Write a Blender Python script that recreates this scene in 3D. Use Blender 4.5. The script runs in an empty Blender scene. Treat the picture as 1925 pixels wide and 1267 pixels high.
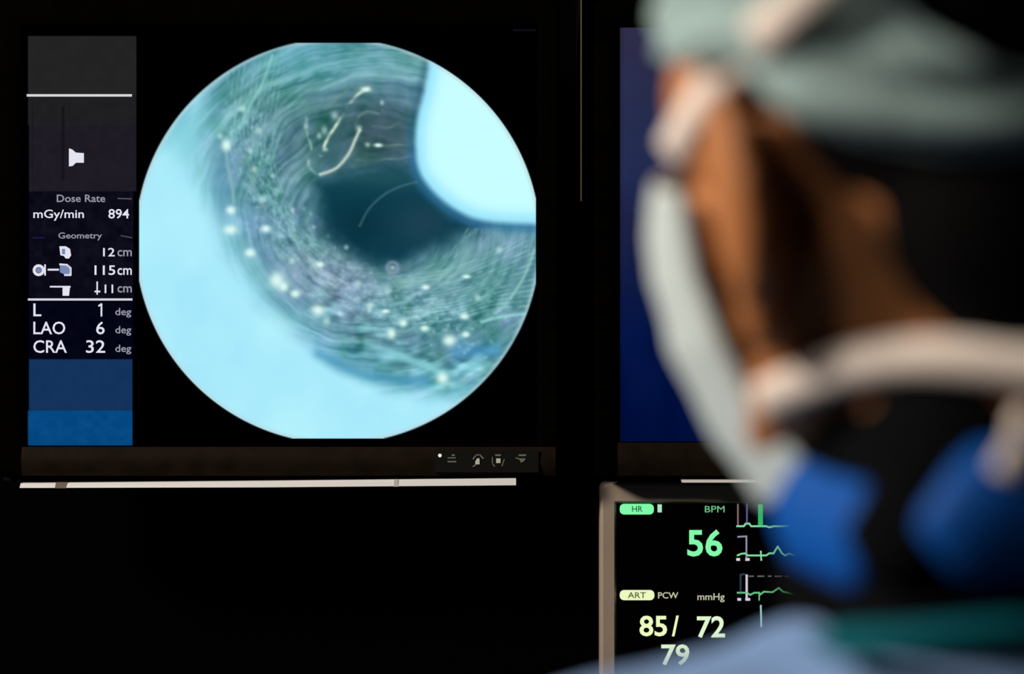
import bpy, bmesh, math, random
import numpy as np
from mathutils import Vector, Matrix, noise
from mathutils.bvhtree import BVHTree

# ------------------------------------------------------------------ camera, world, lights, exposure
S = bpy.context.scene
COL = S.collection
W, H = 1925, 1267
CAMZ = 1.5
LENS = 85.0
K = W * LENS / 36.0
DM = 1.78                       # distance of the monitor screens
cd = bpy.data.cameras.new('camera'); cam = bpy.data.objects.new('camera', cd); COL.objects.link(cam)
cam.location = (0, 0, CAMZ); cam.rotation_euler = (math.radians(90), 0, 0)
cd.lens = LENS; cd.sensor_width = 36.0; cd.clip_start = 0.02
cd.dof.use_dof = True; cd.dof.focus_distance = DM; cd.dof.aperture_fstop = 4.2
S.camera = cam
wd = bpy.data.worlds.new('world'); S.world = wd; wd.use_nodes = True
wd.node_tree.nodes['Background'].inputs[0].default_value = (0.3, 0.4, 0.5, 1)
wd.node_tree.nodes['Background'].inputs[1].default_value = 0.004
S.view_settings.view_transform = 'Standard'; S.view_settings.look = 'None'
S.view_settings.exposure = 0.0; S.view_settings.gamma = 1.0; S.view_settings.use_curve_mapping = False


def area(name, loc, target, size, power, col):
    l = bpy.data.lights.new(name, 'AREA'); l.energy = power; l.size = size; l.color = col; l.shape = 'DISK'
    o = bpy.data.objects.new(name, l); COL.objects.link(o); o.location = loc
    o.rotation_euler = (Vector(target) - Vector(loc)).to_track_quat('-Z', 'Y').to_euler()
    return o


area('surgical_lamp', (-1.10, 0.82, 2.10), (0.08, 0.80, 1.50), 0.26, 24, (1.0, 0.93, 0.84))
area('ceiling_lamp', (-1.3, -0.1, 2.7), (0.05, 0.8, 1.45), 0.5, 9, (0.98, 0.96, 0.93))
sl = bpy.data.lights.new('added_strip_spot', 'SPOT'); sl.energy = 3.0; sl.spot_size = math.radians(9); sl.spot_blend = 1.0  # added spot, no known fixture: brightens the strip between the monitors
sl.shadow_soft_size = 0.02; sl.color = (1.0, 0.86, 0.55)
so = bpy.data.objects.new('added_strip_spot', sl); COL.objects.link(so); so.location = (0.05, 0.35, 2.6)
so.rotation_euler = (Vector((0.051, DM, 1.69)) - so.location).to_track_quat('-Z', 'Y').to_euler()


# ------------------------------------------------------------------ helpers
def at(px, py, d):
    return Vector(((px - W / 2) * d / K, d, CAMZ - (py - H / 2) * d / K))


def lin(c):
    c = np.asarray(c, dtype=float) / 255.0
    return np.where(c <= 0.04045, c / 12.92, ((c + 0.055) / 1.055) ** 2.4)


def mat(name, rgb, rough=0.6, spec=0.3, metal=0.0, bump=None, var=None, sub=0.0, sheen=0.0):
    m = bpy.data.materials.new(name); m.use_nodes = True
    nt = m.node_tree; b = nt.nodes['Principled BSDF']
    c = lin(rgb); b.inputs['Base Color'].default_value = (*c, 1)
    b.inputs['Roughness'].default_value = rough; b.inputs['Specular IOR Level'].default_value = spec
    b.inputs['Metallic'].default_value = metal
    b.inputs['Sheen Weight'].default_value = sheen
    if sub:
        b.inputs['Subsurface Weight'].default_value = sub
        b.inputs['Subsurface Radius'].default_value = (0.02, 0.006, 0.003)
        b.inputs['Subsurface Scale'].default_value = 0.5
    tc = nt.nodes.new('ShaderNodeTexCoord')
    if var:
        n = nt.nodes.new('ShaderNodeTexNoise'); n.inputs['Scale'].default_value = var[0]; n.inputs['Detail'].default_value = 4
        nt.links.new(tc.outputs['Object'], n.inputs['Vector'])
        r = nt.nodes.new('ShaderNodeValToRGB'); r.color_ramp.elements[0].position = 0.3; r.color_ramp.elements[1].position = 0.7
        r.color_ramp.elements[0].color = (*(c * (1 - var[1])), 1); r.color_ramp.elements[1].color = (*np.minimum(1, c * (1 + var[1])), 1)
        nt.links.new(n.outputs['Fac'], r.inputs['Fac']); nt.links.new(r.outputs['Color'], b.inputs['Base Color'])
    if bump:
        n = nt.nodes.new('ShaderNodeTexNoise'); n.inputs['Scale'].default_value = bump[0]; n.inputs['Detail'].default_value = 6
        nt.links.new(tc.outputs['Object'], n.inputs['Vector'])
        bp = nt.nodes.new('ShaderNodeBump'); bp.inputs['Strength'].default_value = bump[1]; bp.inputs['Distance'].default_value = 0.002
        nt.links.new(n.outputs['Fac'], bp.inputs['Height']); nt.links.new(bp.outputs['Normal'], b.inputs['Normal'])
    return m


def emis(name, rgb, strength=1.0, attr=None):
    m = bpy.data.materials.new(name); m.use_nodes = True; nt = m.node_tree
    nt.nodes.remove(nt.nodes['Principled BSDF'])
    e = nt.nodes.new('ShaderNodeEmission'); e.inputs[1].default_value = strength
    if attr:
        a = nt.nodes.new('ShaderNodeAttribute'); a.attribute_name = attr
        nt.links.new(a.outputs['Color'], e.inputs[0])
    else:
        e.inputs[0].default_value = (*lin(rgb), 1)
    nt.links.new(e.outputs[0], nt.nodes['Material Output'].inputs[0])
    return m


def link(name, me, m, parent=None):
    o = bpy.data.objects.new(name, me); COL.objects.link(o)
    if m: me.materials.append(m)
    if parent is not None:
        o.parent = parent
        pm = Matrix.Translation(parent.location) if parent.type == 'EMPTY' else None
        # every mesh is written in world coordinates; undo the parent's own shift
        base = parent
        while base.parent: base = base.parent
        if parent.type == 'EMPTY': o.matrix_parent_inverse = Matrix.Translation(parent.location).inverted()
    return o


def bmo(name, bm, m, parent=None, smooth=False):
    bmesh.ops.recalc_face_normals(bm, faces=bm.faces)
    me = bpy.data.meshes.new(name); bm.to_mesh(me); bm.free()
    if smooth:
        me.polygons.foreach_set('use_smooth', [True] * len(me.polygons))
    return link(name, me, m, parent)


def thing(name, label, cat, loc, group=None):
    o = bpy.data.objects.new(name, None); COL.objects.link(o); o.location = loc; o.empty_display_size = 0.05
    o['label'] = label; o['category'] = cat
    if group: o['group'] = group
    return o


def box(bm, x0, x1, y0, y1, z0, z1):
    v = [bm.verts.new(p) for p in ((x0, y0, z0), (x1, y0, z0), (x1, y1, z0), (x0, y1, z0), (x0, y0, z1), (x1, y0, z1), (x1, y1, z1), (x0, y1, z1))]
    for f in ((0, 1, 2, 3), (4, 5, 6, 7), (0, 1, 5, 4), (1, 2, 6, 5), (2, 3, 7, 6), (3, 0, 4, 7)):
        bm.faces.new([v[i] for i in f])
    return v


def pxbox(bm, a, b, c, d, y0, y1, D=DM):
    """box whose front face covers the pixel rectangle a..b, c..d at depth D; y0,y1 real depths"""
    p = at(a, d, D); q = at(b, c, D)
    box(bm, p.x, q.x, y0, y1, p.z, q.z)


def structure(name, bm, m):
    o = bmo(name, bm, m); o['kind'] = 'structure'; return o


# ------------------------------------------------------------------ materials
M_black = mat('black_plastic', (9, 7, 6), 0.55, 0.08, bump=(180, 0.1))
M_bezel = mat('dark_bezel_plastic', (4, 3, 2), 0.8, 0.0, var=(60, 0.25))
M_panel = mat('control_strip_plastic', (22, 22, 18), 0.5, 0.1)
M_icon = mat('printed_symbols', (225, 225, 205), 0.5, 0.2)
M_icon2 = mat('faded_printed_symbols', (130, 130, 110), 0.5, 0.2)
M_wall = mat('matt_black_wall', (4, 4, 4), 0.95, 0.0, bump=(30, 0.1))
M_trim = mat('white_trim', (250, 246, 242), 0.35, 0.5)
M_notch = mat('grey_trim_joint', (120, 105, 95), 0.5, 0.3)
M_brass = mat('brass_strip', (70, 60, 38), 0.45, 0.3, 0.3)
M_beige = mat('beige_housing', (178, 158, 140), 0.55, 0.25, var=(25, 0.06))

# ------------------------------------------------------------------ the room
WY = DM + 0.14
bm = bmesh.new(); box(bm, -2.2, 2.2, WY, WY + 0.1, 0, 2.8); structure('wall_back', bm, M_wall)
bm = bmesh.new(); box(bm, -2.3, -2.2, -1.6, WY + 0.1, 0, 2.8); structure('wall_left', bm, M_wall)
bm = bmesh.new(); box(bm, 2.2, 2.3, -1.6, WY + 0.1, 0, 2.8); structure('wall_right', bm, M_wall)
bm = bmesh.new(); box(bm, -2.3, 2.3, -1.7, WY + 0.1, -0.1, 0); structure('floor', bm, mat('dark_vinyl_floor', (14, 16, 18), 0.6, 0.2, var=(8, 0.2)))
bm = bmesh.new(); box(bm, -2.3, 2.3, -1.7, WY + 0.1, 2.8, 2.9); structure('ceiling', bm, mat('dark_ceiling', (12, 12, 12), 0.9, 0.0, bump=(40, 0.1)))


# ------------------------------------------------------------------ monitor parts
def rect_round(a, b, c, d, r, n=6):
    pts = []
    for cx, cy, s in ((b - r, c + r, -90), (b - r, d - r, 0), (a + r, d - r, 90), (a + r, c + r, 180)):
        for i in range(n + 1):
            t = math.radians(s + 90 * i / n); pts.append((cx + r * math.cos(t), cy + r * math.sin(t)))
    return pts


def frame_mesh(outer, inner, r, D, front, back, dip=0.004):
    """bezel ring with a rounded outer edge, a front face and an inner lip"""
    n = 6
    bm = bmesh.new()
    def ring(pts, y): return [bm.verts.new((at(p[0], p[1], D).x, y, at(p[0], p[1], D).z)) for p in pts]
    a, b, c, d = outer
    rings = [ring(rect_round(a, b, c, d, r, n), back),
             ring(rect_round(a, b, c, d, r, n), front + 0.004),
             ring(rect_round(a + 2, b - 2, c + 2, d - 2, r, n), front + 0.0012),
             ring(rect_round(a + 6, b - 6, c + 6, d - 6, r, n), front)]
    a, b, c, d = inner
    rings += [ring(rect_round(a - 4, b + 4, c - 4, d + 4, 2, n), front + 0.0005),
              ring(rect_round(a, b, c, d, 1, n), front + dip),
              ring(rect_round(a, b, c, d, 1, n), back)]
    m = len(rings[0])
    rings.append(rings[0])
    for A, B in zip(rings[:-1], rings[1:]):
        for i in range(m):
            j = (i + 1) % m
            bm.faces.new((A[i], A[j], B[j], B[i]))
    return bm


def back_shell(outer, D, y0, y1, inset):
    bm = bmesh.new(); a, b, c, d = outer
    prev = None
    for (ins, y) in ((4, y0), (4, y0 + (y1 - y0) * 0.35), (inset, y1 - 0.006), (inset + 14, y1)):
        r = [bm.verts.new((at(p[0], p[1], D).x, y, at(p[0], p[1], D).z)) for p in rect_round(a + ins, b - ins, c + ins, d - ins, 16)]
        if prev:
            for i in range(len(r)):
                j = (i + 1) % len(r); bm.faces.new((prev[i], prev[j], r[j], r[i]))
        else: bm.faces.new(r[::-1])
        prev = r
    bm.faces.new(prev)
    return bm


def raster_panel(name, x0, x1, y0, y1, nx, ny, D, fn, m, parent):
    """a display panel: a fine grid whose colour attribute holds the shown picture"""
    xs = np.linspace(x0, x1, nx); ys = np.linspace(y0, y1, ny)
    X, Y = np.meshgrid(xs, ys)
    rgb = np.clip(fn(X, Y), 0, 255)
    co = np.stack([(X - W / 2) * D / K, np.full_like(X, D), CAMZ - (Y - H / 2) * D / K], -1).reshape(-1, 3)
    idx = np.arange(nx * ny).reshape(ny, nx)
    quads = np.stack([idx[:-1, :-1], idx[1:, :-1], idx[1:, 1:], idx[:-1, 1:]], -1).reshape(-1, 4)
    # a thin slab: back corners too, so the panel has thickness
    e = len(co)
    back = np.array([[co[i][0], D + 0.004, co[i][2]] for i in (0, nx - 1, nx * ny - 1, nx * (ny - 1))])
    co = np.vstack([co, back])
    me = bpy.data.meshes.new(name)
    nq = len(quads)
    faces = quads.tolist() + [[e, e + 1, e + 2, e + 3]]
    me.from_pydata(co.tolist(), [], faces)
    ca = me.color_attributes.new('picture', 'FLOAT_COLOR', 'POINT')
    buf = np.zeros((len(co), 4), dtype=np.float32); buf[:, 3] = 1
    buf[:nx * ny, :3] = lin(rgb.reshape(-1, 3))
    ca.data.foreach_set('color', buf.ravel())
    return link(name, me, m, parent)


def poly_part(name, polys, D, m, parent, off=0.0006, th=0.0003):
    bm = bmesh.new()
    for pts in polys:
        f = [bm.verts.new((at(x, y, D).x, D - off - th, at(x, y, D).z)) for x, y in pts]
        g = [bm.verts.new((at(x, y, D).x, D - off, at(x, y, D).z)) for x, y in pts]
        try:
            bm.faces.new(f); bm.faces.new(g[::-1])
            for i in range(len(f)):
                j = (i + 1) % len(f); bm.faces.new((f[i], f[j], g[j], g[i]))
        except ValueError: pass
    return bmo(name, bm, m, parent)


def rect(a, b, c, d): return [(a, c), (b, c), (b, d), (a, d)]


def line_part(name, lines, D, m, parent, off=0.0006):
    polys = []
    for (pts, w) in lines:
        for (x0, y0), (x1, y1) in zip(pts[:-1], pts[1:]):
            L = math.hypot(x1 - x0, y1 - y0) or 1; nx, ny = -(y1 - y0) / L * w / 2, (x1 - x0) / L * w / 2
            ex, ey = (x1 - x0) / L * w * .3, (y1 - y0) / L * w * .3
            polys.append([(x0 - ex + nx, y0 - ey + ny), (x1 + ex + nx, y1 + ey + ny), (x1 + ex - nx, y1 + ey - ny), (x0 - ex - nx, y0 - ey - ny)])
    return poly_part(name, polys, D, m, parent, off)


def text_part(name, s, a, b, c, d, D, m, parent, bold=0.0, off=0.0006):
    """lettering fitted to the pixel box a..b, c..d (cap top to lowest point)"""
    cu = bpy.data.curves.new('lettering', 'FONT'); cu.body = s; cu.offset = bold; cu.resolution_u = 3; cu.extrude = 0.0
    to = bpy.data.objects.new('lettering', cu); COL.objects.link(to)
    bpy.context.view_layer.update()
    me = bpy.data.meshes.new_from_object(to.evaluated_get(bpy.context.evaluated_depsgraph_get()))
    bpy.data.objects.remove(to); bpy.data.curves.remove(cu)
    v = np.array([x.co[:] for x in me.vertices])
    lo = v.min(0); hi = v.max(0)
    P = at(a, d, D); Q = at(b, c, D)
    for i, x in enumerate(me.vertices):
        x.co = (P.x + (v[i][0] - lo[0]) / (hi[0] - lo[0]) * (Q.x - P.x), D - off, P.z + (v[i][1] - lo[1]) / (hi[1] - lo[1]) * (Q.z - P.z))
    me.name = name
    me.materials.clear()
    return link(name, me, m, parent)


# ------------------------------------------------------------------ the endoscope picture
rng = np.random.default_rng(7)


def vnoise(X, Y, sx, sy, seed=0, octv=3):
    """smooth value noise, cells of sx by sy"""
    out = np.zeros_like(X, dtype=float); amp = 1; tot = 0
    for o in range(octv):
        r = np.random.default_rng(seed + o * 31); T = r.random((128, 128))
        u = X / sx * 2 ** o + 40; v = Y / sy * 2 ** o + 40
        i = np.floor(u).astype(int); j = np.floor(v).astype(int); fu = u - i; fv = v - j
        fu = fu * fu * (3 - 2 * fu); fv = fv * fv * (3 - 2 * fv)
        g = lambda a, b: T[a % 128, b % 128]
        out += amp * ((g(i, j) * (1 - fu) + g(i + 1, j) * fu) * (1 - fv) + (g(i, j + 1) * (1 - fu) + g(i + 1, j + 1) * fu) * fv)
        tot += amp; amp *= 0.55
    return out / tot


def sstep(a, b, x):
    t = np.clip((x - a) / (b - a), 0, 1); return t * t * (3 - 2 * t)


def seg_dist(X, Y, pts):
    best = np.full(X.shape, 1e9)
    for (x0, y0), (x1, y1) in zip(pts[:-1], pts[1:]):
        dx, dy = x1 - x0, y1 - y0; L = dx * dx + dy * dy + 1e-9
        t = np.clip(((X - x0) * dx + (Y - y0) * dy) / L, 0, 1)
        best = np.minimum(best, np.hypot(X - x0 - t * dx, Y - y0 - t * dy))
    return best


def inside(X, Y, pts):
    c = np.zeros(X.shape, bool); n = len(pts)
    for i in range(n):
        x0, y0 = pts[i]; x1, y1 = pts[(i + 1) % n]
        if y0 == y1: continue
        k = ((y0 > Y) != (y1 > Y)) & (X < (x1 - x0) * (Y - y0) / (y1 - y0) + x0); c ^= k
    return c


def signed(X, Y, pts):
    d = seg_dist(X, Y, list(pts) + [pts[0]]); return np.where(inside(X, Y, pts), -d, d)


def blend(img, col, w):
    return img * (1 - w[..., None]) + np.array(col, float) * w[..., None]


def spline(pts, n=8):
    P = [pts[0]] + list(pts) + [pts[-1]]; out = []
    for i in range(1, len(P) - 2):
        p0, p1, p2, p3 = (np.array(P[i + k], float) for k in (-1, 0, 1, 2))
        for k in range(n):
            t = k / n
            out.append(tuple(0.5 * ((2 * p1) + (-p0 + p2) * t + (2 * p0 - 5 * p1 + 4 * p2 - p3) * t * t + (-p0 + 3 * p1 - 3 * p2 + p3) * t ** 3)))
    out.append(tuple(map(float, pts[-1]))); return out


def scope(X, Y):
    dx, dy = X - 700, Y - 415
    ang = np.arctan2(-(dx + dy) * .7071, (dy - dx) * .7071)      # seam of the angle lies under the bright flap
    q = np.hypot(dx / 1.0, dy / 0.86)
    img = np.zeros(X.shape + (3,)) + np.array([98, 148, 162.0])
    # woven wall: threads running round the lumen, broken by radial ribs
    warp = 26 * (vnoise(X, Y, 70, 70, 3) - .5)
    ringn = vnoise((q + warp) * 1.0, ang * 60, 9, 26, 5, 3)
    ring2 = vnoise((q + warp * 1.5), ang * 90, 22, 60, 9, 3)
    blot = vnoise(X, Y, 60, 60, 11, 3)
    img += ((ringn - .5) * 60)[..., None] * np.array([1.0, 1.0, .9]) + ((ring2 - .5) * 75)[..., None] * np.array([1, .9, .85])
    img += ((blot - .5) * 60)[..., None] * np.array([.6, .2, .6])
    # tint: greener in the upper middle, greyer-violet on the lower left wall
    g = np.exp(-(((X - 600) / 150) ** 2 + ((Y - 250) / 110) ** 2)); img += g[..., None] * np.array([-16, -18, -30.0])
    v = np.exp(-(((X - 620) / 120) ** 2 + ((Y - 510) / 70) ** 2)); img += v[..., None] * np.array([28, 8, 12.0])
    g = np.exp(-(((X - 900) / 130) ** 2 + ((Y - 560) / 110) ** 2)); img += g[..., None] * np.array([0, 4, -2.0])
    g = np.exp(-(((X - 560) / 160) ** 2 + ((Y - 110) / 50) ** 2)); img += g[..., None] * np.array([-10, 14, 10.0])
    # dark upper wall round the wire loop
    w = np.exp(-(((X - 715) / 80) ** 2 + ((Y - 255) / 75) ** 2) ** 1.5); img = blend(img, (52, 72, 84), w * .72)
    w = np.exp(-(((X - 625) / 42) ** 2 + ((Y - 265) / 55) ** 2) ** 2); img = blend(img, (38, 84, 88), w * .65)
    # lumen
    lum = spline([(596, 345), (640, 330), (700, 322), (770, 318), (830, 380), (905, 425), (850, 450), (790, 480), (745, 500), (690, 492), (640, 455), (605, 410), (596, 345)], 5)
    s = signed(X, Y, lum)
    img = blend(img, (14, 62, 78), sstep(34, -26, s + 16 * (vnoise(X, Y, 26, 26, 21) - .5)))
    w = np.exp(-(((X - 680) / 70) ** 2 + ((Y - 425) / 50) ** 2)); img = blend(img, (6, 46, 60), w * .7)
    w = np.exp(-(((X - 790) / 60) ** 2 + ((Y - 420) / 40) ** 2)); img = blend(img, (36, 66, 84), w * .6)
    w = np.exp(-(((X - 740) / 100) ** 2 + ((Y - 335) / 22) ** 2)); img = blend(img, (44, 92, 100), w * .5)
    vb = vnoise(X, Y, 34, 46, 140, 3); img += ((vb - .5) * 62)[..., None] * np.array([.9, .55, 1.0]) * (1 - sstep(20, -10, s))[..., None]
    # fine light threads at the right and the upper left
    def thread(pts, wd, col, a=1.0, nz=0):
        nonlocal img
        d = seg_dist(X, Y, spline(pts, 8))
        k = np.exp(-(d / wd) ** 2) * a
        if nz: k = k * np.clip((vnoise(X, Y, 22, 16, 77 + nz, 2) - .3) * 2.4, 0, 1)
        img = blend(img, col, k)
    for k in range(16):
        t = k / 15
        thread([(1003, 425 + 150 * t), (930, 470 + 110 * t), (850, 505 + 95 * t), (760, 520 + 90 * t)], 2.4, (150, 205, 205), .55, 1 + k)
    for k in range(14):
        t = k / 13
        thread([(880 + 60 * t, 430), (850 + 70 * t, 470 + 10 * t), (800 + 60 * t, 505 + 20 * t), (730 + 20 * t, 522 + 22 * t)], 1.8, (128, 178, 176), .6, 30 + k)
    for k in range(12):
        t = k / 11
        thread([(430 + 110 * t, 130 - 30 * t), (425 + 90 * t, 230), (450 + 70 * t, 330), (520 + 50 * t, 420 + 10 * t), (600 + 20 * t, 490 - 20 * t)], 2.6, (134, 190, 190), .45, 50 + k)
    for k in range(10):
        t = k / 9
        thread([(505 - 9 * k, 330 - 8 * k), (540 - 9 * k, 225 - 9 * k), (620 - 8 * k, 160 - 8 * k), (720, 140 - 7 * k), (800, 160 - 9 * k)], 3.0, (126, 188, 194), .55, 70 + k)
    # grainy mottled band round the lower left of the lumen
    band = np.exp(-((seg_dist(X, Y, spline([(470, 250), (490, 340), (530, 430), (600, 500), (690, 560), (800, 600), (930, 590)], 6)) / 52) ** 2))
    gr = vnoise(X, Y, 14, 12, 90, 3)
    img += (band * (gr - .47) * 85)[..., None] * np.array([1, 1, 1.05])
    band = np.exp(-((seg_dist(X, Y, spline([(620, 570), (720, 640), (820, 690), (900, 690)], 6)) / 42) ** 2))
    img += (band * (vnoise(X, Y, 30, 14, 92, 2) - .45) * 150)[..., None] * np.array([.8, 1, 1])
    # bright haze, lower left crescent
    cres = [(200, 330), (330, 235), (372, 195), (368, 300), (388, 360), (425, 430), (432, 470), (478, 530), (510, 585), (575, 640), (640, 690), (730, 728), (810, 742), (880, 760), (900, 900), (200, 900)]
    cs = signed(X, Y, spline(cres, 4)) + 10 * (vnoise(X, Y, 40, 40, 44) - .5)
    soft = 34 - 12 * sstep(400, 600, X)
    img += (np.exp(-(np.maximum(cs, 0) / 60) ** 2) * 26)[..., None] * np.array([.5, 1, 1.2])
    w = sstep(soft * 1.3, -soft * 1.2, cs)
    hz = np.array([172, 236, 252.0]) + ((vnoise(X, Y, 90, 90, 60) - .5) * 14)[..., None] * np.array([1.4, 1, .2])
    img = img * (1 - w[..., None]) + hz * w[..., None]
    glow = np.exp(-(((X - 515) / 42) ** 2 + ((Y - 612) / 26) ** 2)); img = blend(img, (184, 246, 254), glow * .5)
    g = np.exp(-(((X - 345) / 32) ** 2 + ((Y - 250) / 60) ** 2)); img = blend(img, (110, 196, 208), g * .55)
    g = np.exp(-(((X - 420) / 22) ** 2 + ((Y - 345) / 70) ** 2)); img = blend(img, (98, 150, 186), g * .5)
    thread([(600, 665), (670, 700), (740, 715), (800, 716)], 11, (60, 140, 180), .55)
    thread([(730, 660), (800, 690), (860, 715)], 9, (92, 160, 180), .5)
    thread([(690, 645), (760, 672), (830, 700)], 9, (150, 220, 225), .6)
    thread([(860, 660), (930, 660)], 16, (70, 150, 205), .6)
    # bright flap, upper right
    flap = spline([(806, 60), (806, 118), (797, 170), (783, 225), (780, 270), (786, 318), (806, 352), (845, 388), (890, 411), (940, 419), (985, 421), (1030, 422), (1080, 422), (1110, 60)], 6)
    fs = signed(X, Y, flap)
    img = blend(img, (44, 112, 160), np.exp(-((fs - 6) / 11) ** 2) * .62 * sstep(150, 330, Y))
    img = blend(img, (40, 80, 105), np.exp(-((fs - 6) / 9) ** 2) * .4 * (1 - sstep(150, 330, Y)))
    w = sstep(7, -9, fs)
    fc = np.array([200, 254, 255.0]) + (np.exp(-((fs + 5) / 18) ** 2))[..., None] * np.array([-40, -22, 0])
    img = img * (1 - w[..., None]) + fc * w[..., None]
    # wire loop and gold-white threads
    thread([(603, 292), (615, 262), (634, 232), (650, 205), (672, 178), (692, 166)], 3.4, (206, 226, 200), 1.0, 101)
    thread([(602, 328), (632, 316), (655, 290), (668, 262), (676, 245)], 3.4, (196, 212, 200), .95)
    thread([(576, 222), (578, 250), (586, 280), (580, 310), (596, 328)], 3.2, (170, 206, 198), .85, 102)
    for pts in ([(668, 240), (672, 222), (690, 210), (712, 214)], [(684, 270), (715, 274), (750, 272), (770, 274)], [(660, 302), (700, 300), (770, 296)], [(700, 236), (730, 240), (752, 230)], [(718, 190), (720, 210)], [(610, 205), (650, 172), (700, 160)]):
        thread(pts, 3.2, (122, 150, 144), .55, 110)
    thread([(676, 425), (694, 392), (722, 366), (754, 350), (784, 342)], 2.2, (84, 122, 132), .55)
    thread([(512, 104), (492, 160), (466, 205), (452, 240)], 3.2, (138, 206, 202), .7)
    thread([(424, 270), (428, 310), (436, 350), (440, 380)], 4, (140, 188, 196), .6)
    thread([(1004, 470), (985, 520), (960, 560)], 3, (150, 206, 200), .7)
    thread([(905, 605), (940, 596), (985, 590)], 3.5, (160, 224, 222), .7)
    thread([(470, 300), (478, 350), (500, 400)], 7, (134, 166, 170), .5, 8)
    # small bubble ring
    d = np.abs(np.hypot(X - 738, Y - 503) - 10); img = blend(img, (134, 152, 178), np.exp(-(d / 4.0) ** 2) * .75)
    # glints
    G = [(426, 273, 9, 11), (414, 256, 6, 6), (433, 432, 13, 9), (434, 395, 9, 8), (455, 205, 7, 6), (487, 245, 6, 6), (470, 283, 5, 5), (478, 318, 6, 9), (500, 430, 9, 7), (520, 527, 14, 15), (533, 539, 10, 10),
         (555, 552, 10, 8), (598, 583, 13, 11), (614, 603, 7, 8), (470, 475, 10, 8), (602, 497, 8, 6), (673, 531, 7, 6), (696, 575, 7, 5), (729, 548, 6, 5), (758, 607, 8, 8), (736, 627, 9, 10), (798, 617, 9, 6), (845, 640, 13, 11),
         (832, 711, 12, 11), (800, 540, 8, 5), (873, 595, 9, 6), (876, 629, 8, 6), (898, 560, 6, 6), (695, 583, 5, 5), (877, 520, 8, 4), (938, 470, 7, 6), (610, 245, 6, 9), (629, 217, 7, 8), (688, 168, 10, 5), (600, 255, 5, 6), (675, 241, 6, 6), (718, 193, 4, 5),
         (711, 273, 8, 4), (691, 272, 5, 5), (575, 237, 5, 7), (612, 281, 5, 4), (738, 503, 5, 4), (651, 465, 5, 5), (725, 585, 8, 4), (550, 395, 5, 6), (512, 330, 5, 5), (550, 490, 6, 6), (640, 590, 6, 5), (493, 375, 7, 6)]
    for (gx, gy, a, b) in G:
        k = np.exp(-(((X - gx) / a) ** 2 + ((Y - gy) / b) ** 2) ** 1.2)
        img = blend(img, (222, 252, 244), k * (.95 if a > 7 else .5))
    r = np.random.default_rng(5)
    for _ in range(70):
        t = r.random(); gx = 480 + 430 * t + r.normal() * 28; gy = 330 + 250 * math.sin(t * 1.55) + 50 * t + r.normal() * 30
        k = np.exp(-(((X - gx) / (2.5 + 2 * r.random())) ** 2 + ((Y - gy) / (2.5 + 2 * r.random())) ** 2))
        img = blend(img, (170, 206, 220), k * .4 * sstep(0, 15, s))
    # rim of the round picture
    R = np.hypot(X - 635, Y - 453)
    rim = np.exp(-((R - 378) / 3.5) ** 2); img = blend(img, (190, 214, 220), rim * .55)
    return img


def left_picture(X, Y):
    img = np.zeros(X.shape + (3,)) + 0.5
    def put(a, b, c, d, col, nz=0):
        k = (X >= a) & (X < b) & (Y >= c) & (Y < d)
        img[k] = np.array(col, float) + (((vnoise(X, Y, 14, 14, 3, 2)[k] - .5) * nz)[:, None] if nz else 0)
    put(52, 255.5, 68, 180, (35, 35, 35), 4)
    put(52, 255.5, 180, 235, (31, 31, 34), 4)
    put(54, 255.5, 235, 360, (30, 27, 36), 5)
    put(54, 250, 360, 560, (12, 11, 24), 14)
    put(54, 250, 560, 675, (3, 4, 20), 6)
    put(54, 248, 675, 772, (19, 50, 92), 4)
    put(52, 248, 772, 837, (5, 72, 130), 10)
    put(60, 62, 190, 360, (24, 24, 26)); put(116, 122, 200, 340, (22, 20, 26))
    k = (X > 965) & (X < 1008) & (np.abs(Y - 57) < 2); img[k] = (14, 14, 20)
    R = np.hypot(X - 635, Y - 453)
    disc = sstep(382.0, 379.5, R) * (X > 261.5) * (X < 1007.5) * (Y > 81.5) * (Y < 824.5)
    sc = np.clip(scope(X, Y), 0, 255)
    img = img * (1 - disc[..., None]) + sc * disc[..., None]
    return img


M_screen = emis('lit_display_picture', None, 1.0, 'picture')
E_white = emis('lit_white_lettering', (226, 228, 240))
E_dim = emis('lit_dim_lettering', (150, 152, 168))
E_line = emis('lit_white_line', (214, 212, 222))
E_blueg = emis('lit_grey_blue_symbol', (120, 138, 180))
BOLD = 0.010

M_lowbez = mat('brown_black_lower_bezel', (30, 22, 15), 0.6, 0.03, var=(60, 0.25))
def lower_bezel(a, b, c, d):
    """convex bar along the lower edge: upper part leans back towards the light, lower part turns under"""
    bm = bmesh.new(); prev = None
    for t in np.linspace(0, 1, 12):
        y = DM - 0.0122 + 0.0035 * (1 - math.sin(t * math.pi * .95 + .1)); py = c + (d - c) * t
        y2 = DM - 0.004
        r = [bm.verts.new((at(x, py, DM).x, y, at(x, py, DM).z)) for x in (a, b)]
        if prev: bm.faces.new((prev[0], prev[1], r[1], r[0]))
        prev = r
    return bm


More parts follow.
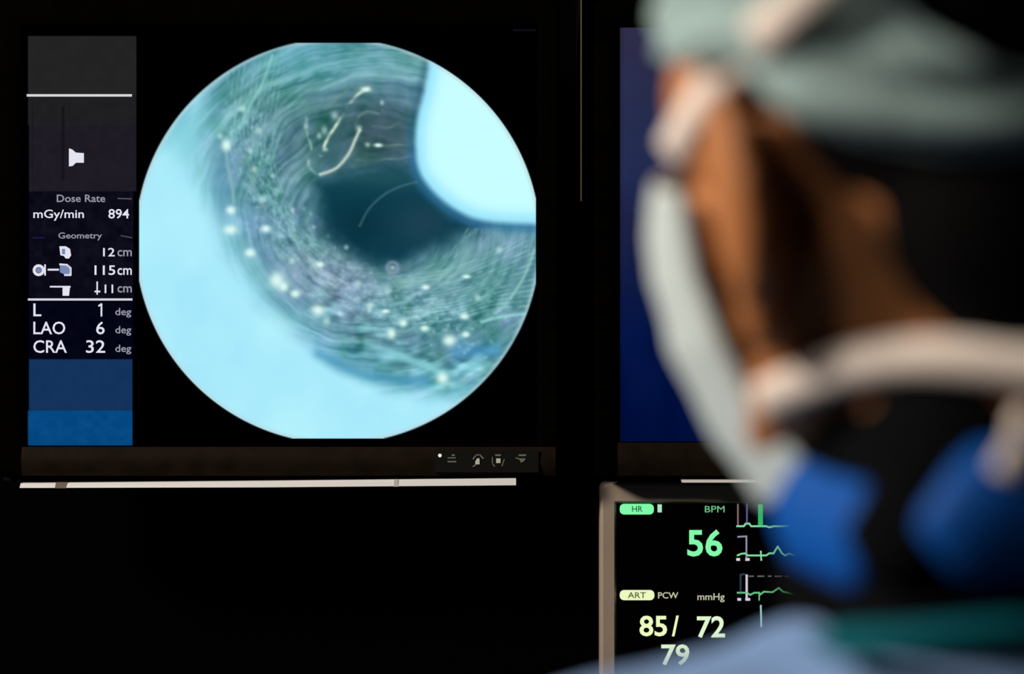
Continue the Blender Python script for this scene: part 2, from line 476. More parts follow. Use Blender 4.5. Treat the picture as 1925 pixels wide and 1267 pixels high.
# ---- left monitor
lm = thing('display_monitor', 'black wall-mounted monitor showing a round blue-green scope picture and a data column', 'monitor', (at(530, 450, DM).x, DM, at(0, 895, DM).z))
OUT = (0, 1052, 2, 897)
bmo('bezel', frame_mesh(OUT, (50, 1010, 52, 838), 12, DM, DM - 0.008, DM + 0.012), M_bezel, lm, True)
bmo('housing', back_shell(OUT, DM, DM + 0.012, DM + 0.07, 60), M_black, lm)
bm = bmesh.new(); pxbox(bm, 420, 640, 340, 560, DM + 0.07, WY, DM); bmo('wall_bracket', bm, M_black, lm)
scr = raster_panel('screen', 50, 1010, 52, 838, 520, 424, DM, left_picture, M_screen, lm)
scr['label'] = 'lit screen with circular scope picture on black'
bmo('lower_bezel', lower_bezel(46, 1044, 839, 893), M_lowbez, lm, True)
# data column
line_part('divider_line', [([(52, 179.5), (247, 179.5)], 4.5)], DM, E_line, scr)
line_part('divider_line', [([(54, 563), (248, 563)], 4)], DM, E_line, scr)
poly_part('play_symbol', [[(130, 279), (136, 281), (143, 287), (158, 288), (158, 306), (143, 306), (137, 312), (130, 313)]], DM, E_white, scr)
text_part('readout_text', 'Dose Rate', 107, 198, 366, 380, DM, E_dim, scr, BOLD)
line_part('heading_rule', [([(222, 373), (247, 374)], 2)], DM, emis('lit_faint_rule', (90, 90, 100)), scr)
text_part('readout_text', 'mGy/min', 63, 158, 394, 415, DM, E_white, scr, BOLD)
text_part('readout_text', '894', 204, 243, 393, 411, DM, E_white, scr, BOLD)
text_part('readout_text', 'Geometry', 110, 192, 437, 452, DM, E_dim, scr, BOLD)
line_part('heading_rule', [([(228, 443), (248, 447)], 2)], DM, emis('lit_faint_rule', (80, 80, 90)), scr)
line_part('heading_rule', [([(62, 447), (84, 447)], 2)], DM, emis('lit_faint_blue_rule', (30, 30, 80)), scr)
text_part('readout_text', '12', 194, 216, 466, 482, DM, E_white, scr, BOLD)
text_part('unit_text', 'cm', 221, 248, 470, 482, DM, E_dim, scr, BOLD)
text_part('readout_text', '115', 178, 217, 499, 517, DM, E_white, scr, BOLD)
text_part('unit_text', 'cm', 221, 248, 504, 517, DM, E_white, scr, BOLD)
text_part('readout_text', '11', 197, 213, 535, 551, DM, E_white, scr, BOLD)
line_part('height_symbol', [([(183, 530), (183, 553)], 2.6), ([(179, 548), (188, 548)], 3)], DM, E_white, scr)
text_part('unit_text', 'cm', 221, 248, 538, 550, DM, E_dim, scr, BOLD)
poly_part('detector_symbol', [[(112, 463), (124, 463), (132, 468), (134, 480), (130, 486), (124, 486), (120, 481), (114, 480)]], DM, E_white, scr)
poly_part('detector_symbol_core', [rect(117, 123, 468, 478)], DM, E_blueg, scr, 0.001)
poly_part('detector_symbol', [[(113, 498), (126, 497), (134, 503), (134, 516), (122, 516), (113, 512)]], DM, E_blueg, scr)
line_part('detector_symbol_outline', [([(113, 497), (126, 498), (133, 504), (133, 517), (122, 517)], 3.5), ([(91, 507), (110, 507)], 3.5)], DM, E_white, scr)
ring = [(73 + 8.5 * math.cos(t * math.pi / 8), 508 + 8.5 * math.sin(t * math.pi / 8)) for t in range(17)]
line_part('source_symbol', [(ring, 5), ([(85, 498), (85, 517)], 3)], DM, E_white, scr)
poly_part('source_symbol_core', [[(73 + 5 * math.cos(t * math.pi / 6), 508 + 5 * math.sin(t * math.pi / 6)) for t in range(12)]], DM, E_blueg, scr)
line_part('table_symbol', [([(95, 539), (132, 539)], 3)], DM, E_white, scr)
poly_part('table_symbol_base', [[(118, 539), (132, 538), (130, 556), (118, 556)]], DM, E_white, scr)
for s, y, v, vx in (('L', 583, '1', (186, 193)), ('LAO', 617, '6', (181, 197)), ('CRA', 652, '32', (162, 198))):
    wdt = {'L': 15, 'LAO': 60, 'CRA': 63}[s]
    text_part('readout_text', s, 63, 63 + wdt, y - 12.5, y + 11.5, DM, E_white, scr, 0.008)
    if v == '1': line_part('readout_text', [([(186, 575), (191, 571.5), (191, 594)], 3)], DM, E_white, scr)
    else: text_part('readout_text', v, vx[0], vx[1], y - 12.5, y + 11.5, DM, E_white, scr, 0.008)
    text_part('unit_text', 'deg', 217, 247, y - 4, y + 14, DM, E_dim, scr, BOLD)
# control strip
cp = None
bm = bmesh.new(); pxbox(bm, 818, 1012, 846, 886, DM - 0.0134, DM - 0.0078); cp = bmo('control_strip', bm, M_panel, lm)
FD = DM - 0.0088
def cpoly(name, polys, m): return poly_part(name, polys, DM, m, cp, off=0.0136, th=0.0004)
def cline(name, lines, m): return line_part(name, lines, DM, m, cp, off=0.0136)
cpoly('status_light', [[(828 + 3.4 * math.cos(t * math.pi / 5), 854.5 + 3.4 * math.sin(t * math.pi / 5)) for t in range(10)]], emis('lit_status_light', (240, 240, 235)))
cline('button_symbol', [([(843, 859), (857, 859)], 2), ([(843, 866), (858, 866)], 2.5), ([(851, 854), (855, 854)], 3)], M_icon2)
cline('button_symbol', [([(890, 861), (895, 854), (902, 853), (909, 860)], 2.4), ([(890, 875), (895, 872)], 2.4)], M_icon2)
cpoly('button_symbol', [[(894, 866), (897, 860), (902, 860), (902, 871), (894, 871)]], M_icon)
cline('button_symbol', [([(932, 854), (941, 854)], 3), ([(926, 858), (926, 869), (930, 875)], 1.8), ([(944, 874), (948, 862)], 1.8)], M_icon2)
cpoly('button_symbol', [rect(933, 941, 860, 868.5)], M_icon)
cline('button_symbol', [([(976, 854), (988, 854)], 3.2), ([(970, 859), (976, 861)], 2)], M_icon2)
cpoly('button_symbol', [[(976, 860), (988, 860), (985, 865), (979, 868)]], M_icon2)
# white trim below, slightly wedge shaped
def wedge(pts, y0, y1, lean=0.0):
    bm = bmesh.new(); mid = sum(p[1] for p in pts) / len(pts)
    f = [bm.verts.new((at(x, y, DM).x, y0 + (lean if y < mid else 0), at(x, y, DM).z)) for x, y in pts]; g = [bm.verts.new((at(x, y, DM).x, y1, at(x, y, DM).z)) for x, y in pts]
    bm.faces.new(f); bm.faces.new(g[::-1])
    for i in range(len(f)):
        j = (i + 1) % len(f); bm.faces.new((f[i], f[j], g[j], g[i]))
    return bm
tr = bmo('lower_trim', wedge([(44, 907), (500, 902.5), (970, 897.5), (970, 910), (500, 914), (44, 915)], DM - 0.014, DM + 0.02, 0.004), M_trim, lm)
tr['label'] = 'bright white strip under the bezel'
bmo('trim_joint', wedge([(110, 905.5), (131, 905.5), (131, 915.5), (110, 915.5)], DM - 0.0145, DM + 0.01, 0.004), M_notch, tr)
bmo('trim_joint', wedge([(742, 899.5), (750, 899.5), (750, 912.5), (742, 912.5)], DM - 0.0145, DM + 0.01, 0.004), mat('pale_trim_joint', (200, 195, 190), 0.4), tr)
bm = bmesh.new(); pxbox(bm, 0, 1040, 893, 905, DM + 0.012, DM + 0.03); bmo('trim_backing', bm, M_black, lm)


# ---- right monitor
def right_picture(X, Y):
    t = np.clip((Y - 52) / 780, 0, 1)
    T = [(0, (46, 44, 72)), (.25, (36, 44, 78)), (.5, (28, 34, 72)), (.75, (2, 18, 66)), (1, (0, 12, 56))]
    img = np.stack([np.interp(t, [a for a, _ in T], [c[i] for _, c in T]) for i in range(3)], -1)
    img += ((vnoise(X, Y, 60, 160, 3, 2) - .5) * 12)[..., None] * np.array([.6, .8, 1.6])
    img[(X < 1167)] *= .8
    return img


rm = thing('display_monitor', 'black wall-mounted monitor with a plain dark blue screen behind the person', 'monitor', (at(1640, 450, DM).x, DM, at(0, 895, DM).z))
OUT = (1118, 2176, 2, 897)
bmo('bezel', frame_mesh(OUT, (1165, 2128, 52, 830), 12, DM, DM - 0.008, DM + 0.012), M_bezel, rm, True)
bmo('housing', back_shell(OUT, DM, DM + 0.012, DM + 0.07, 60), M_black, rm)
bm = bmesh.new(); pxbox(bm, 1540, 1760, 340, 560, DM + 0.07, WY, DM); bmo('wall_bracket', bm, M_black, rm)
bmo('lower_bezel', lower_bezel(1160, 2134, 831, 893), M_lowbez, rm, True)
raster_panel('screen', 1165, 2128, 52, 830, 120, 100, DM, right_picture, M_screen, rm)['label'] = 'dark blue lit screen'
bmo('lower_trim', wedge([(1280, 900.3), (2000, 900.3), (2000, 905), (1280, 905)], DM - 0.014, DM + 0.012, 0.002), M_trim, rm)['label'] = 'thin white strip under the bezel'
bm = bmesh.new(); pxbox(bm, 1260, 2040, 893, 902, DM + 0.008, DM + 0.016); bmo('trim_backing', bm, M_black, rm)

# ---- strip between the two monitors
bm = bmesh.new()
p = at(1093, 0, DM)
rings = []
for z in np.linspace(1.60, 2.8, 30):
    r = [bm.verts.new((p.x + 0.0008 * math.cos(a), DM + 0.0012 * math.sin(a), z)) for a in np.linspace(0, 2 * math.pi, 12, endpoint=False)]
    if rings:
        for i in range(12): bm.faces.new((rings[-1][i], rings[-1][(i + 1) % 12], r[(i + 1) % 12], r[i]))
    else: bm.faces.new(r)
    rings.append(r)
bm.faces.new(rings[-1])
rod = bmo('cover_strip', bm, M_brass)
bm = bmesh.new(); box(bm, p.x - 0.0005, p.x + 0.0005, DM + 0.001, WY, 1.60, 2.8); bmo('mounting_fin', bm, M_black, rod)
rod['label'] = 'thin dull yellow vertical strip running down between the two large monitors'; rod['category'] = 'trim strip'

# ---- patient monitor
PD = DM + 0.030
pm = thing('patient_monitor', 'beige-framed patient monitor showing green and yellow vital sign numbers', 'monitor', (at(1560, 0, PD).x, PD, at(0, 1560, PD).z))
OUT = (1127, 2040, 906, 1560)
bmo('bezel', frame_mesh(OUT, (1158, 2008, 945, 1500), 12, PD, PD - 0.008, PD + 0.012), M_beige, pm, False)
bmo('housing', back_shell(OUT, PD, PD + 0.012, PD + 0.08, 60), M_black, pm)
bm = bmesh.new(); pxbox(bm, 1480, 1660, 1100, 1320, PD + 0.08, WY, DM); bmo('wall_bracket', bm, M_black, pm)
bm = bmesh.new(); pxbox(bm, 1158, 2008, 945, 1500, PD, PD + 0.004, PD)
ps = bmo('screen', bm, emis('dark_lit_display', (1, 1, 1)), pm); ps['label'] = 'black lit screen with numbers and traces'
G1 = emis('lit_green_digits', (128, 250, 170)); G2 = emis('lit_green_trace', (130, 215, 160)); G3 = emis('lit_deep_green_bar', (50, 190, 90))
Y1 = emis('lit_pale_yellow', (236, 248, 190)); Y2 = emis('lit_whitish_digits', (224, 244, 208)); DK = emis('dark_pill_lettering', (20, 90, 50)); DK2 = emis('dark_olive_lettering', (80, 80, 45))
GR = emis('lit_grey_trace', (150, 140, 170)); PK = emis('lit_dull_pink_trace', (130, 100, 100)); VI = emis('lit_violet_trace', (90, 85, 140)); BL = emis('lit_slate_trace', (45, 60, 85))
poly_part('heart_rate_tag', [rect_round(1165, 1229, 947, 967, 8)], PD, G1, ps)
text_part('tag_text', 'HR', 1188, 1208, 951, 962, PD, DK, ps, BOLD, 0.0012)
poly_part('lead_mark', [rect(1236, 1244, 948, 963)], PD, emis('lit_pale_mark', (170, 225, 190)), ps)
text_part('unit_text', 'BPM', 1325, 1362, 951, 963, PD, emis('lit_green_unit', (110, 195, 140)), ps, 0.0)
text_part('heart_rate_digits', '56', 1292, 1358, 995, 1046, PD, G1, ps, 0.022)
line_part('calibration_trace', [([(1387, 948), (1387, 986)], 3)], PD, PK, ps)
line_part('calibration_trace', [([(1404, 948), (1404, 986)], 3)], PD, VI, ps)
poly_part('marker_bar', [rect(1425, 1434, 948, 990)], PD, G3, ps)
tz = [(1385, 989), (1398, 989), (1402, 984), (1408, 984), (1412, 989), (1428, 989), (1440, 989), (1446, 991), (1455, 989), (1470, 989), (1484, 988), (1487, 985), (1490, 989), (1500, 992), (1518, 993), (1530, 989), (1545, 992), (1620, 990), (1780, 990)]
line_part('heart_trace', [(tz, 3.4)], PD, G2, ps)
line_part('calibration_trace', [([(1387, 1009), (1403, 1008), (1403, 1052)], 3)], PD, GR, ps)
poly_part('scale_mark', [rect(1384, 1391, 1049, 1054), rect(1401, 1409, 1049, 1054)], PD, emis('lit_white_mark', (220, 220, 215)), ps)
tz = [(1386, 1044), (1393, 1041), (1400, 1040), (1406, 1044), (1440, 1044), (1446, 1040), (1454, 1040), (1462, 1027), (1470, 1040), (1476, 1044), (1484, 1040), (1492, 1044), (1512, 1044), (1520, 1038), (1528, 1030), (1536, 1038), (1560, 1044), (1780, 1044)]
line_part('heart_trace', [(tz, 3.2), ([(1430, 1036), (1431, 1053)], 3)], PD, G2, ps)
line_part('calibration_trace', [([(1392, 1117), (1392, 1080), (1400, 1079)], 3)], PD, BL, ps)
line_part('calibration_trace', [([(1403.5, 1081), (1403.5, 1127)], 4)], PD, emis('lit_white_trace', (205, 200, 215)), ps)
line_part('dashed_trace', [([(a, 1083), (b, 1083)], 2.4) for a, b in ((1408, 1416), (1424, 1436), (1444, 1450), (1457, 1470), (1476, 1484), (1492, 1500), (1506, 1512))], PD, emis('lit_faint_dashes', (100, 100, 110)), ps)
tz = [(1386, 1114), (1404, 1114), (1410, 1118), (1418, 1114), (1427, 1114), (1428, 1118), (1436, 1112), (1452, 1113), (1464, 1105), (1472, 1112), (1486, 1115), (1494, 1119), (1504, 1112), (1512, 1112), (1530, 1104), (1560, 1114), (1780, 1114)]
line_part('pressure_trace', [(tz, 3.2), ([(1427, 1114), (1427, 1128)], 2.5)], PD, emis('lit_mid_green_trace', (100, 190, 130)), ps)
poly_part('scale_mark', [rect(1386, 1393, 1124, 1129), rect(1401, 1410, 1124, 1129)], PD, emis('lit_lilac_mark', (215, 200, 225)), ps)
line_part('marker_bar', [([(1430, 1138), (1431, 1178)], 3.2)], PD, emis('lit_pale_bar', (150, 200, 200)), ps)
poly_part('pressure_tag', [rect_round(1165, 1230, 1109, 1128, 8)], PD, Y1, ps)
text_part('tag_text', 'ART', 1180, 1214, 1113, 1124, PD, DK2, ps, BOLD, 0.0012)
text_part('unit_text', 'PCW', 1237, 1275, 1113, 1125, PD, emis('lit_dull_yellow', (200, 202, 165)), ps, BOLD)
text_part('unit_text', 'mmHg', 1311, 1362, 1115, 1132, PD, emis('lit_cream_unit', (195, 192, 165)), ps, BOLD)
text_part('pressure_digits', '85', 1202, 1254, 1157, 1196, PD, Y1, ps, 0.02)
text_part('pressure_digits', '/', 1263, 1276, 1157, 1196, PD, Y1, ps, 0.025)
text_part('pressure_digits', '72', 1310, 1363, 1158, 1199, PD, Y2, ps, 0.02)
text_part('pressure_digits', '79', 1243, 1296, 1211, 1251, PD, Y2, ps, 0.02)

# ------------------------------------------------------------------ the person
YAW = math.radians(27); ROLL = math.radians(11); PITCH = math.radians(4)
HC = Vector((0.141, 0.778, 1.552))               # between the ear canals
Rm = Matrix.Rotation(YAW, 3, 'Z') @ Matrix.Rotation(PITCH, 3, 'X') @ Matrix.Rotation(-ROLL, 3, 'Y')


def hd(f, l, u):
    """head frame: forward, to the person's left, up -> world"""
    return HC + Rm @ Vector((-l, f, u))


def ell(bm, c, r, rot=None, n=20):
    bmesh.ops.create_uvsphere(bm, u_segments=n, v_segments=n * 2 // 3, radius=1.0,
                              matrix=Matrix.Translation(c) @ (rot or Matrix.Identity(3)).to_4x4() @ Matrix.Diagonal((*r, 1)))


def hell(bm, f, l, u, rf, rl, ru, n=24, rot=None):
    ell(bm, hd(f, l, u), (rl, rf, ru), Rm @ (rot or Matrix.Identity(3)), n)


def cap(bm, a, b, ra, rb, n=14, flat=1.0):
    a = Vector(a); b = Vector(b); d = b - a; L = d.length or 1e-6
    q = d.to_track_quat('Z', 'Y').to_matrix()
    rings = []
    prof = [(-math.cos(t) * ra, math.sin(t) * ra) for t in np.linspace(0.12, math.pi / 2, 5)] + [(L + math.cos(t) * rb, math.sin(t) * rb) for t in np.linspace(math.pi / 2, 0.12, 5)[0:]]
    for z, r in prof:
        rings.append([bm.verts.new(a + q @ Vector((r * math.cos(t), r * flat * math.sin(t), z))) for t in np.linspace(0, 2 * math.pi, n, endpoint=False)])
    for A, B in zip(rings[:-1], rings[1:]):
        for i in range(n): bm.faces.new((A[i], A[(i + 1) % n], B[(i + 1) % n], B[i]))
    bm.faces.new(rings[0][::-1]); bm.faces.new(rings[-1])


def chain(bm, pts, n=12, flat=1.0):
    for (a, ra), (b, rb) in zip(pts[:-1], pts[1:]): cap(bm, a, b, ra, rb, n, flat)


def remeshed(name, bm, m, parent, voxel, smooth=4, factor=0.5):
    bmesh.ops.recalc_face_normals(bm, faces=bm.faces)
    me = bpy.data.meshes.new(name); bm.to_mesh(me); bm.free()
    o = bpy.data.objects.new(name, me); COL.objects.link(o)
    r = o.modifiers.new('r', 'REMESH'); r.mode = 'VOXEL'; r.voxel_size = voxel; r.use_smooth_shade = True
    s = o.modifiers.new('s', 'SMOOTH'); s.factor = factor; s.iterations = smooth
    bpy.context.view_layer.update()
    me2 = bpy.data.meshes.new_from_object(o.evaluated_get(bpy.context.evaluated_depsgraph_get()))
    bpy.data.objects.remove(o); bpy.data.meshes.remove(me); me2.name = name; me2.materials.clear()
    me2.polygons.foreach_set('use_smooth', [True] * len(me2.polygons))
    return link(name, me2, m, parent)


M_skin = mat('warm_brown_skin', (176, 110, 62), 0.55, 0.25, bump=(300, 0.15), var=(30, 0.08), sub=0.06)
M_hair = mat('black_hair', (7, 5, 5), 0.7, 0.05, bump=(120, 0.4))
M_cap = mat('pale_teal_cap_fabric', (146, 166, 162), 0.9, 0.1, bump=(60, 0.5), var=(20, 0.08), sheen=0.1)
M_mask = mat('pale_mask_fabric', (192, 200, 196), 0.85, 0.1, bump=(200, 0.2))
M_tie = mat('off_white_tie', (222, 204, 190), 0.85, 0.1)
M_gown = mat('light_blue_gown_fabric', (120, 150, 192), 0.9, 0.1, bump=(25, 0.6), sheen=0.1)
M_apron = mat('deep_blue_apron', (8, 66, 112), 0.7, 0.2, bump=(25, 0.4))
M_teal = mat('teal_neck_binding', (0, 88, 98), 0.8, 0.1)
M_royal = mat('royal_blue_collar', (0, 74, 152), 0.6, 0.15, bump=(40, 0.3))
M_strap_shade = mat('black_strap_and_shade', (4, 4, 5), 0.9, 0.05)  # strap black, also used for the painted shade round the neck

person = thing('person', 'person seen from behind in pale teal cap, white mask and blue gown, watching the monitors', 'person', (0.15, 0.80, 0.0))

bm = bmesh.new()
# head
hell(bm, -0.008, 0, 0.042, 0.093, 0.073, 0.082)
hell(bm, -0.038, 0, 0.015, 0.066, 0.065, 0.065)
hell(bm, 0.035, 0, -0.025, 0.060, 0.060, 0.080)
hell(bm, 0.052, 0, 0.030, 0.044, 0.067, 0.050)
for s in (-1, 1):
    chain(bm, [(hd(0.004, s * .060, -.015), .014), (hd(0.010, s * .059, -.055), .016), (hd(0.045, s * .044, -.082), .017), (hd(0.080, s * .012, -.100), .018)])
    hell(bm, 0.062, s * .044, -.012, .026, .018, .020)
    # brow
    cap(bm, hd(.086, s * .012, .035), hd(.070, s * .046, .036), .009, .009)
    # ear: helix ring, bowl, lobe
    hx = []
    for k in range(14):
        a = math.radians(20 + 235 * k / 13)         # from the front, over the top, down the back
        ff = -.004 + .018 * math.cos(a); uu = .006 + .028 * math.sin(a)
        hx.append((hd(ff, s * (.0805 + (-(ff) + .012) * .28), uu), .0046))
    chain(bm, hx, 8)
    hell(bm, -.007, s * .0830, .004, .021, .0095, .031, 18, Matrix.Rotation(-s * math.radians(16), 3, 'Z'))
    hell(bm, -.002, s * .080, -.028, .012, .0066, .015, 14, Matrix.Rotation(-s * math.radians(16), 3, 'Z'))
    hell(bm, .002, s * .072, .000, .006, .012, .018, 12)
cap(bm, hd(.092, 0, .022), hd(.116, 0, -.018), .008, .010)
hell(bm, .106, .010, -.020, .010, .007, .007, 10); hell(bm, .106, -.010, -.020, .010, .007, .007, 10)
hell(bm, .092, 0, -.050, .012, .024, .006, 14); hell(bm, .090, 0, -.060, .012, .021, .007, 14)
# neck and trunk
NB = Vector((0.172, 0.768, 1.39))
cap(bm, hd(-.028, 0, -.01), NB, .056, .060, 20); cap(bm, hd(.0, 0, -.045), NB + Vector((-.02, .03, 0)), .05, .055, 20)
cap(bm, hd(-.020, .048, -.01), NB + Vector((-.025, -.012, .0)), .018, .016); cap(bm, hd(-.020, -.048, -.01), NB + Vector((.05, .01, .0)), .018, .022)
T = Matrix.Rotation(math.radians(14), 3, 'Z')


def tr_(x, y, z): return Vector((0.166, 0.775, 0)) + T @ Vector((x, y, 0)) + Vector((0, 0, z + .004))


def trunk(bm, g):
    for s in (-1, 1):
        chain(bm, [(tr_(s * .04, 0, 1.360), .04 + g), (tr_(s * .11, 0, 1.340), .045 + g), (tr_(s * .185, 0, 1.311), .05 + g)], 20)
        chain(bm, [(tr_(s * .185, 0, 1.308), .051 + g), (tr_(s * .225, .02, 1.05), .042 + g), (tr_(s * .15, .26, 1.08), .030 + g)], 16)
    ell(bm, tr_(0, .01, 1.24), (.17 + g, .105 + g, .16 + g), T); ell(bm, tr_(0, .02, 1.02), (.145 + g, .10 + g, .18 + g), T)
    ell(bm, tr_(0, .0, .90), (.165 + g, .115 + g, .13 + g), T)
    for s in (-1, 1): chain(bm, [(tr_(s * .085, 0, .88), .085 + g), (tr_(s * .09, .01, .48), .055 + g)], 16)


trunk(bm, 0)
for s in (-1, 1):
    chain(bm, [(tr_(s * .09, .01, .48), .055), (tr_(s * .09, -.01, .10), .036)], 14)
    chain(bm, [(tr_(s * .09, -.03, .045), .036), (tr_(s * .095, .14, .032), .026)], 12)
    # hand with four fingers and a thumb
    w = tr_(s * .15, .26, 1.08); e = (tr_(s * .15, .26, 1.08) - tr_(s * .225, .02, 1.05)).normalized(); sd = e.cross(Vector((0, 0, 1))).normalized(); up = Vector((0, 0, 1))
    cap(bm, w, w + e * .03, .024, .022); 
    for k in (-1.5, -.5, .5, 1.5):
        cap(bm, w + e * .03 + sd * k * .008, w + e * .09 + sd * k * .019, .012, .011)
        kn = w + e * .09 + sd * k * .019; L = {-1.5: .032, -.5: .042, .5: .045, 1.5: .038}[k]
        chain(bm, [(kn, .0095), (kn + e * L * .9 - up * .006, .0088), (kn + e * L * 1.45 - up * .024, .0080), (kn + e * L * 1.6 - up * .042, .0070)], 10)
    th = w + e * .035 - sd * s * .018
    chain(bm, [(th, .013), (th + e * .028 - sd * s * .026 - up * .008, .011), (th + e * .055 - sd * s * .034 - up * .018, .009)], 10)
body = remeshed('body', bm, M_skin, person, 0.0028, 5)

# eyes
for s in (-1, 1):
    bm = bmesh.new(); hell(bm, .078, s * .031, .016, .012, .012, .012, 16); eb = bmo('eye', bm, mat('eye_white', (225, 220, 215), .2, .5), person, True)
    bm = bmesh.new(); hell(bm, .0895, s * .031, .016, .0016, .0055, .0055, 12); bmo('iris', bm, mat('dark_iris', (40, 24, 14), .2, .5), eb, True)
    bm = bmesh.new(); chain(bm, [(hd(.096, s * .014, .036), .0028), (hd(.092, s * .030, .041), .0036), (hd(.076, s * .050, .037), .002)], 8); bmo('eyebrow', bm, M_hair, person, True)

# hair: under the cap and down the back of the neck
bm = bmesh.new()
hell(bm, -.040, 0, .050, .074, .0780, .078)
hell(bm, -.060, -.006, .006, .056, .070, .075)
chain(bm, [(hd(-.062, -.014, -.02), .060), (hd(-.062, -.018, -.05), .056), (hd(-.062, -.022, -.075), .046)], 20)
hair = remeshed('hair', bm, M_hair, person, 0.004, 4)

# cap: fabric shell over the skull, open over the crown at the back
def cap_shell():
    bm = bmesh.new(); NU, NV = 150, 70; grid = []
    for j in range(NV):
        row = []
        for i in range(NU):
            az = 2 * math.pi * i / NU; a_ = math.degrees(az); a_ = abs(a_ - 360 if a_ > 180 else a_)
            lo = np.interp(a_, CAPX, CAPLO); hi = np.interp(a_, CAPX, CAPHI); el = math.radians(lo + (hi - lo) * j / (NV - 1))
            # az 0 = forward, +90 = person's left
            puff = .006 + .004 * noise.noise(Vector((math.cos(az) * 2.2, math.sin(az) * 2.2, el * 2.5))) + .0018 * math.sin(el * 34 + 3 * math.sin(az * 3))
            back = max(0, -math.cos(az)); puff += .006 * back * math.exp(-((el - .15) / .25) ** 2)
            f = -.012 + (.098 + puff) * math.cos(el) * math.cos(az); l = (.083 + puff) * math.cos(el) * math.sin(az); u = .045 + (.088 + puff) * math.sin(el)
            row.append(bm.verts.new(hd(f, l, u)))
        grid.append(row)
    for j in range(NV - 1):
        for i in range(NU):
            bm.faces.new((grid[j][i], grid[j][(i + 1) % NU], grid[j + 1][(i + 1) % NU], grid[j + 1][i]))
    loose = [v for v in bm.verts if not v.link_faces]
    bmesh.ops.delete(bm, geom=loose, context='VERTS')
    return bm


CAPX = [0, 45, 80, 95, 110, 118, 124, 130, 138, 146, 155, 180]
CAPLO = [10, 6, 2, 3, -8, -13, -15, -17, -18, -18, -19, -19]
CAPHI = [89, 89, 89, 89, 88, 64, 24, 8, 1, -4, -7, -8]
co = bmo('surgical_cap', cap_shell(), M_cap, person, True)
sm = co.modifiers.new('s', 'SMOOTH'); sm.iterations = 3
so_ = co.modifiers.new('t', 'SOLIDIFY'); so_.thickness = 0.0022; so_.offset = 1
co['label'] = 'pale teal cloth cap'

# mask
def mask_mesh():
    bm = bmesh.new(); NS, NT = 50, 44; g = []
    for j in range(NT):
        t = j / (NT - 1)
        fc = np.interp(t, [0, .18, .5, .8, 1], [.104, .127, .126, .114, .094]); uc = np.interp(t, [0, .18, .5, .8, 1], [.008, -.014, -.056, -.090, -.113])
        fe = np.interp(t, [0, .3, .7, 1], [.044, .044, .030, .004]); le = np.interp(t, [0, .5, 1], [.073, .070, .058]); ue = np.interp(t, [0, 1], [.006, -.092])
        row = []
        for i in range(NS):
            a = math.radians(-90 + 180 * i / (NS - 1)); c = math.cos(a)
            f = fe + (fc - fe) * c ** .85; l = le * math.sin(a); u = ue + (uc - ue) * c ** .7
            f += .0016 * math.sin(t * 26) * c
            row.append(bm.verts.new(hd(f, l, u)))
        g.append(row)
    for j in range(NT - 1):
        for i in range(NS - 1): bm.faces.new((g[j][i], g[j][i + 1], g[j + 1][i + 1], g[j + 1][i]))
    return bm


mk = bmo('face_mask', mask_mesh(), M_mask, person, True)
so_ = mk.modifiers.new('t', 'SOLIDIFY'); so_.thickness = 0.0015; so_.offset = 1
mk['label'] = 'white surgical mask'

# ties: ribbons laid over what they cross
bpy.context.view_layer.update()
dg = bpy.context.evaluated_depsgraph_get()


def bvh_of(o):
    e = o.evaluated_get(dg); me = e.to_mesh(); 
    t = BVHTree.FromPolygons([v.co[:] for v in me.vertices], [p.vertices[:] for p in me.polygons]); e.to_mesh_clear(); return t


TREES = [bvh_of(o) for o in (body, hair, co)]


def ribbon(name, pts, width, m, parent, lift=0.0026, ease=6):
    """pts: rough world points near the surface; each is pressed onto the nearest surface and lifted a little"""
    P = []
    if len(pts[0]) == 2:                       # where the sight line meets the surface
        w = []
        for q in pts:
            c = Vector((0, 0, CAMZ)); dr = (at(q[0], q[1], 1.0) - c).normalized(); b = None
            for t in TREES:
                h = t.ray_cast(c, dr, 1.3)
                if h[0] is not None and (b is None or h[3] < b): b = h[3]
            if b is None: b = (w[-1] - c).length if w else .8
            w.append(c + dr * (b - lift))
        for _ in range(ease): w = [w[0]] + [(w[i - 1] + w[i] * 2 + w[i + 1]) / 4 for i in range(1, len(w) - 1)] + [w[-1]]
        P = [(Vector(q), (c - Vector(q)).normalized() * .6 + (Vector(q) - Vector((HC.x, HC.y, q[2]))).normalized() * .4) for q in spline([tuple(p) for p in w], 6)]
        P = [(p, d.normalized()) for p, d in P]
        return strip(name, P, width, m, parent)
    dense = spline([tuple(p) for p in pts], 6)
    cen = Vector((HC.x + .01, HC.y - .01, 0))
    for q in dense:
        q = Vector(q); ax = Vector((cen.x, cen.y, q.z)); d = (q - ax).normalized(); st = ax + d * 0.4; best = None
        for t in TREES:
            h = t.ray_cast(st, -d, 0.4)
            if h[0] is not None and (best is None or h[3] < best[3]): best = h
        P.append((ax + d * ((0.4 - best[3]) + lift) if best else q, d))
    for _ in range(2):
        P = [P[0]] + [((P[i - 1][0] + P[i][0] * 2 + P[i + 1][0]) / 4 + P[i][1] * .0004, P[i][1]) for i in range(1, len(P) - 1)] + [P[-1]]
    return strip(name, P, width, m, parent)


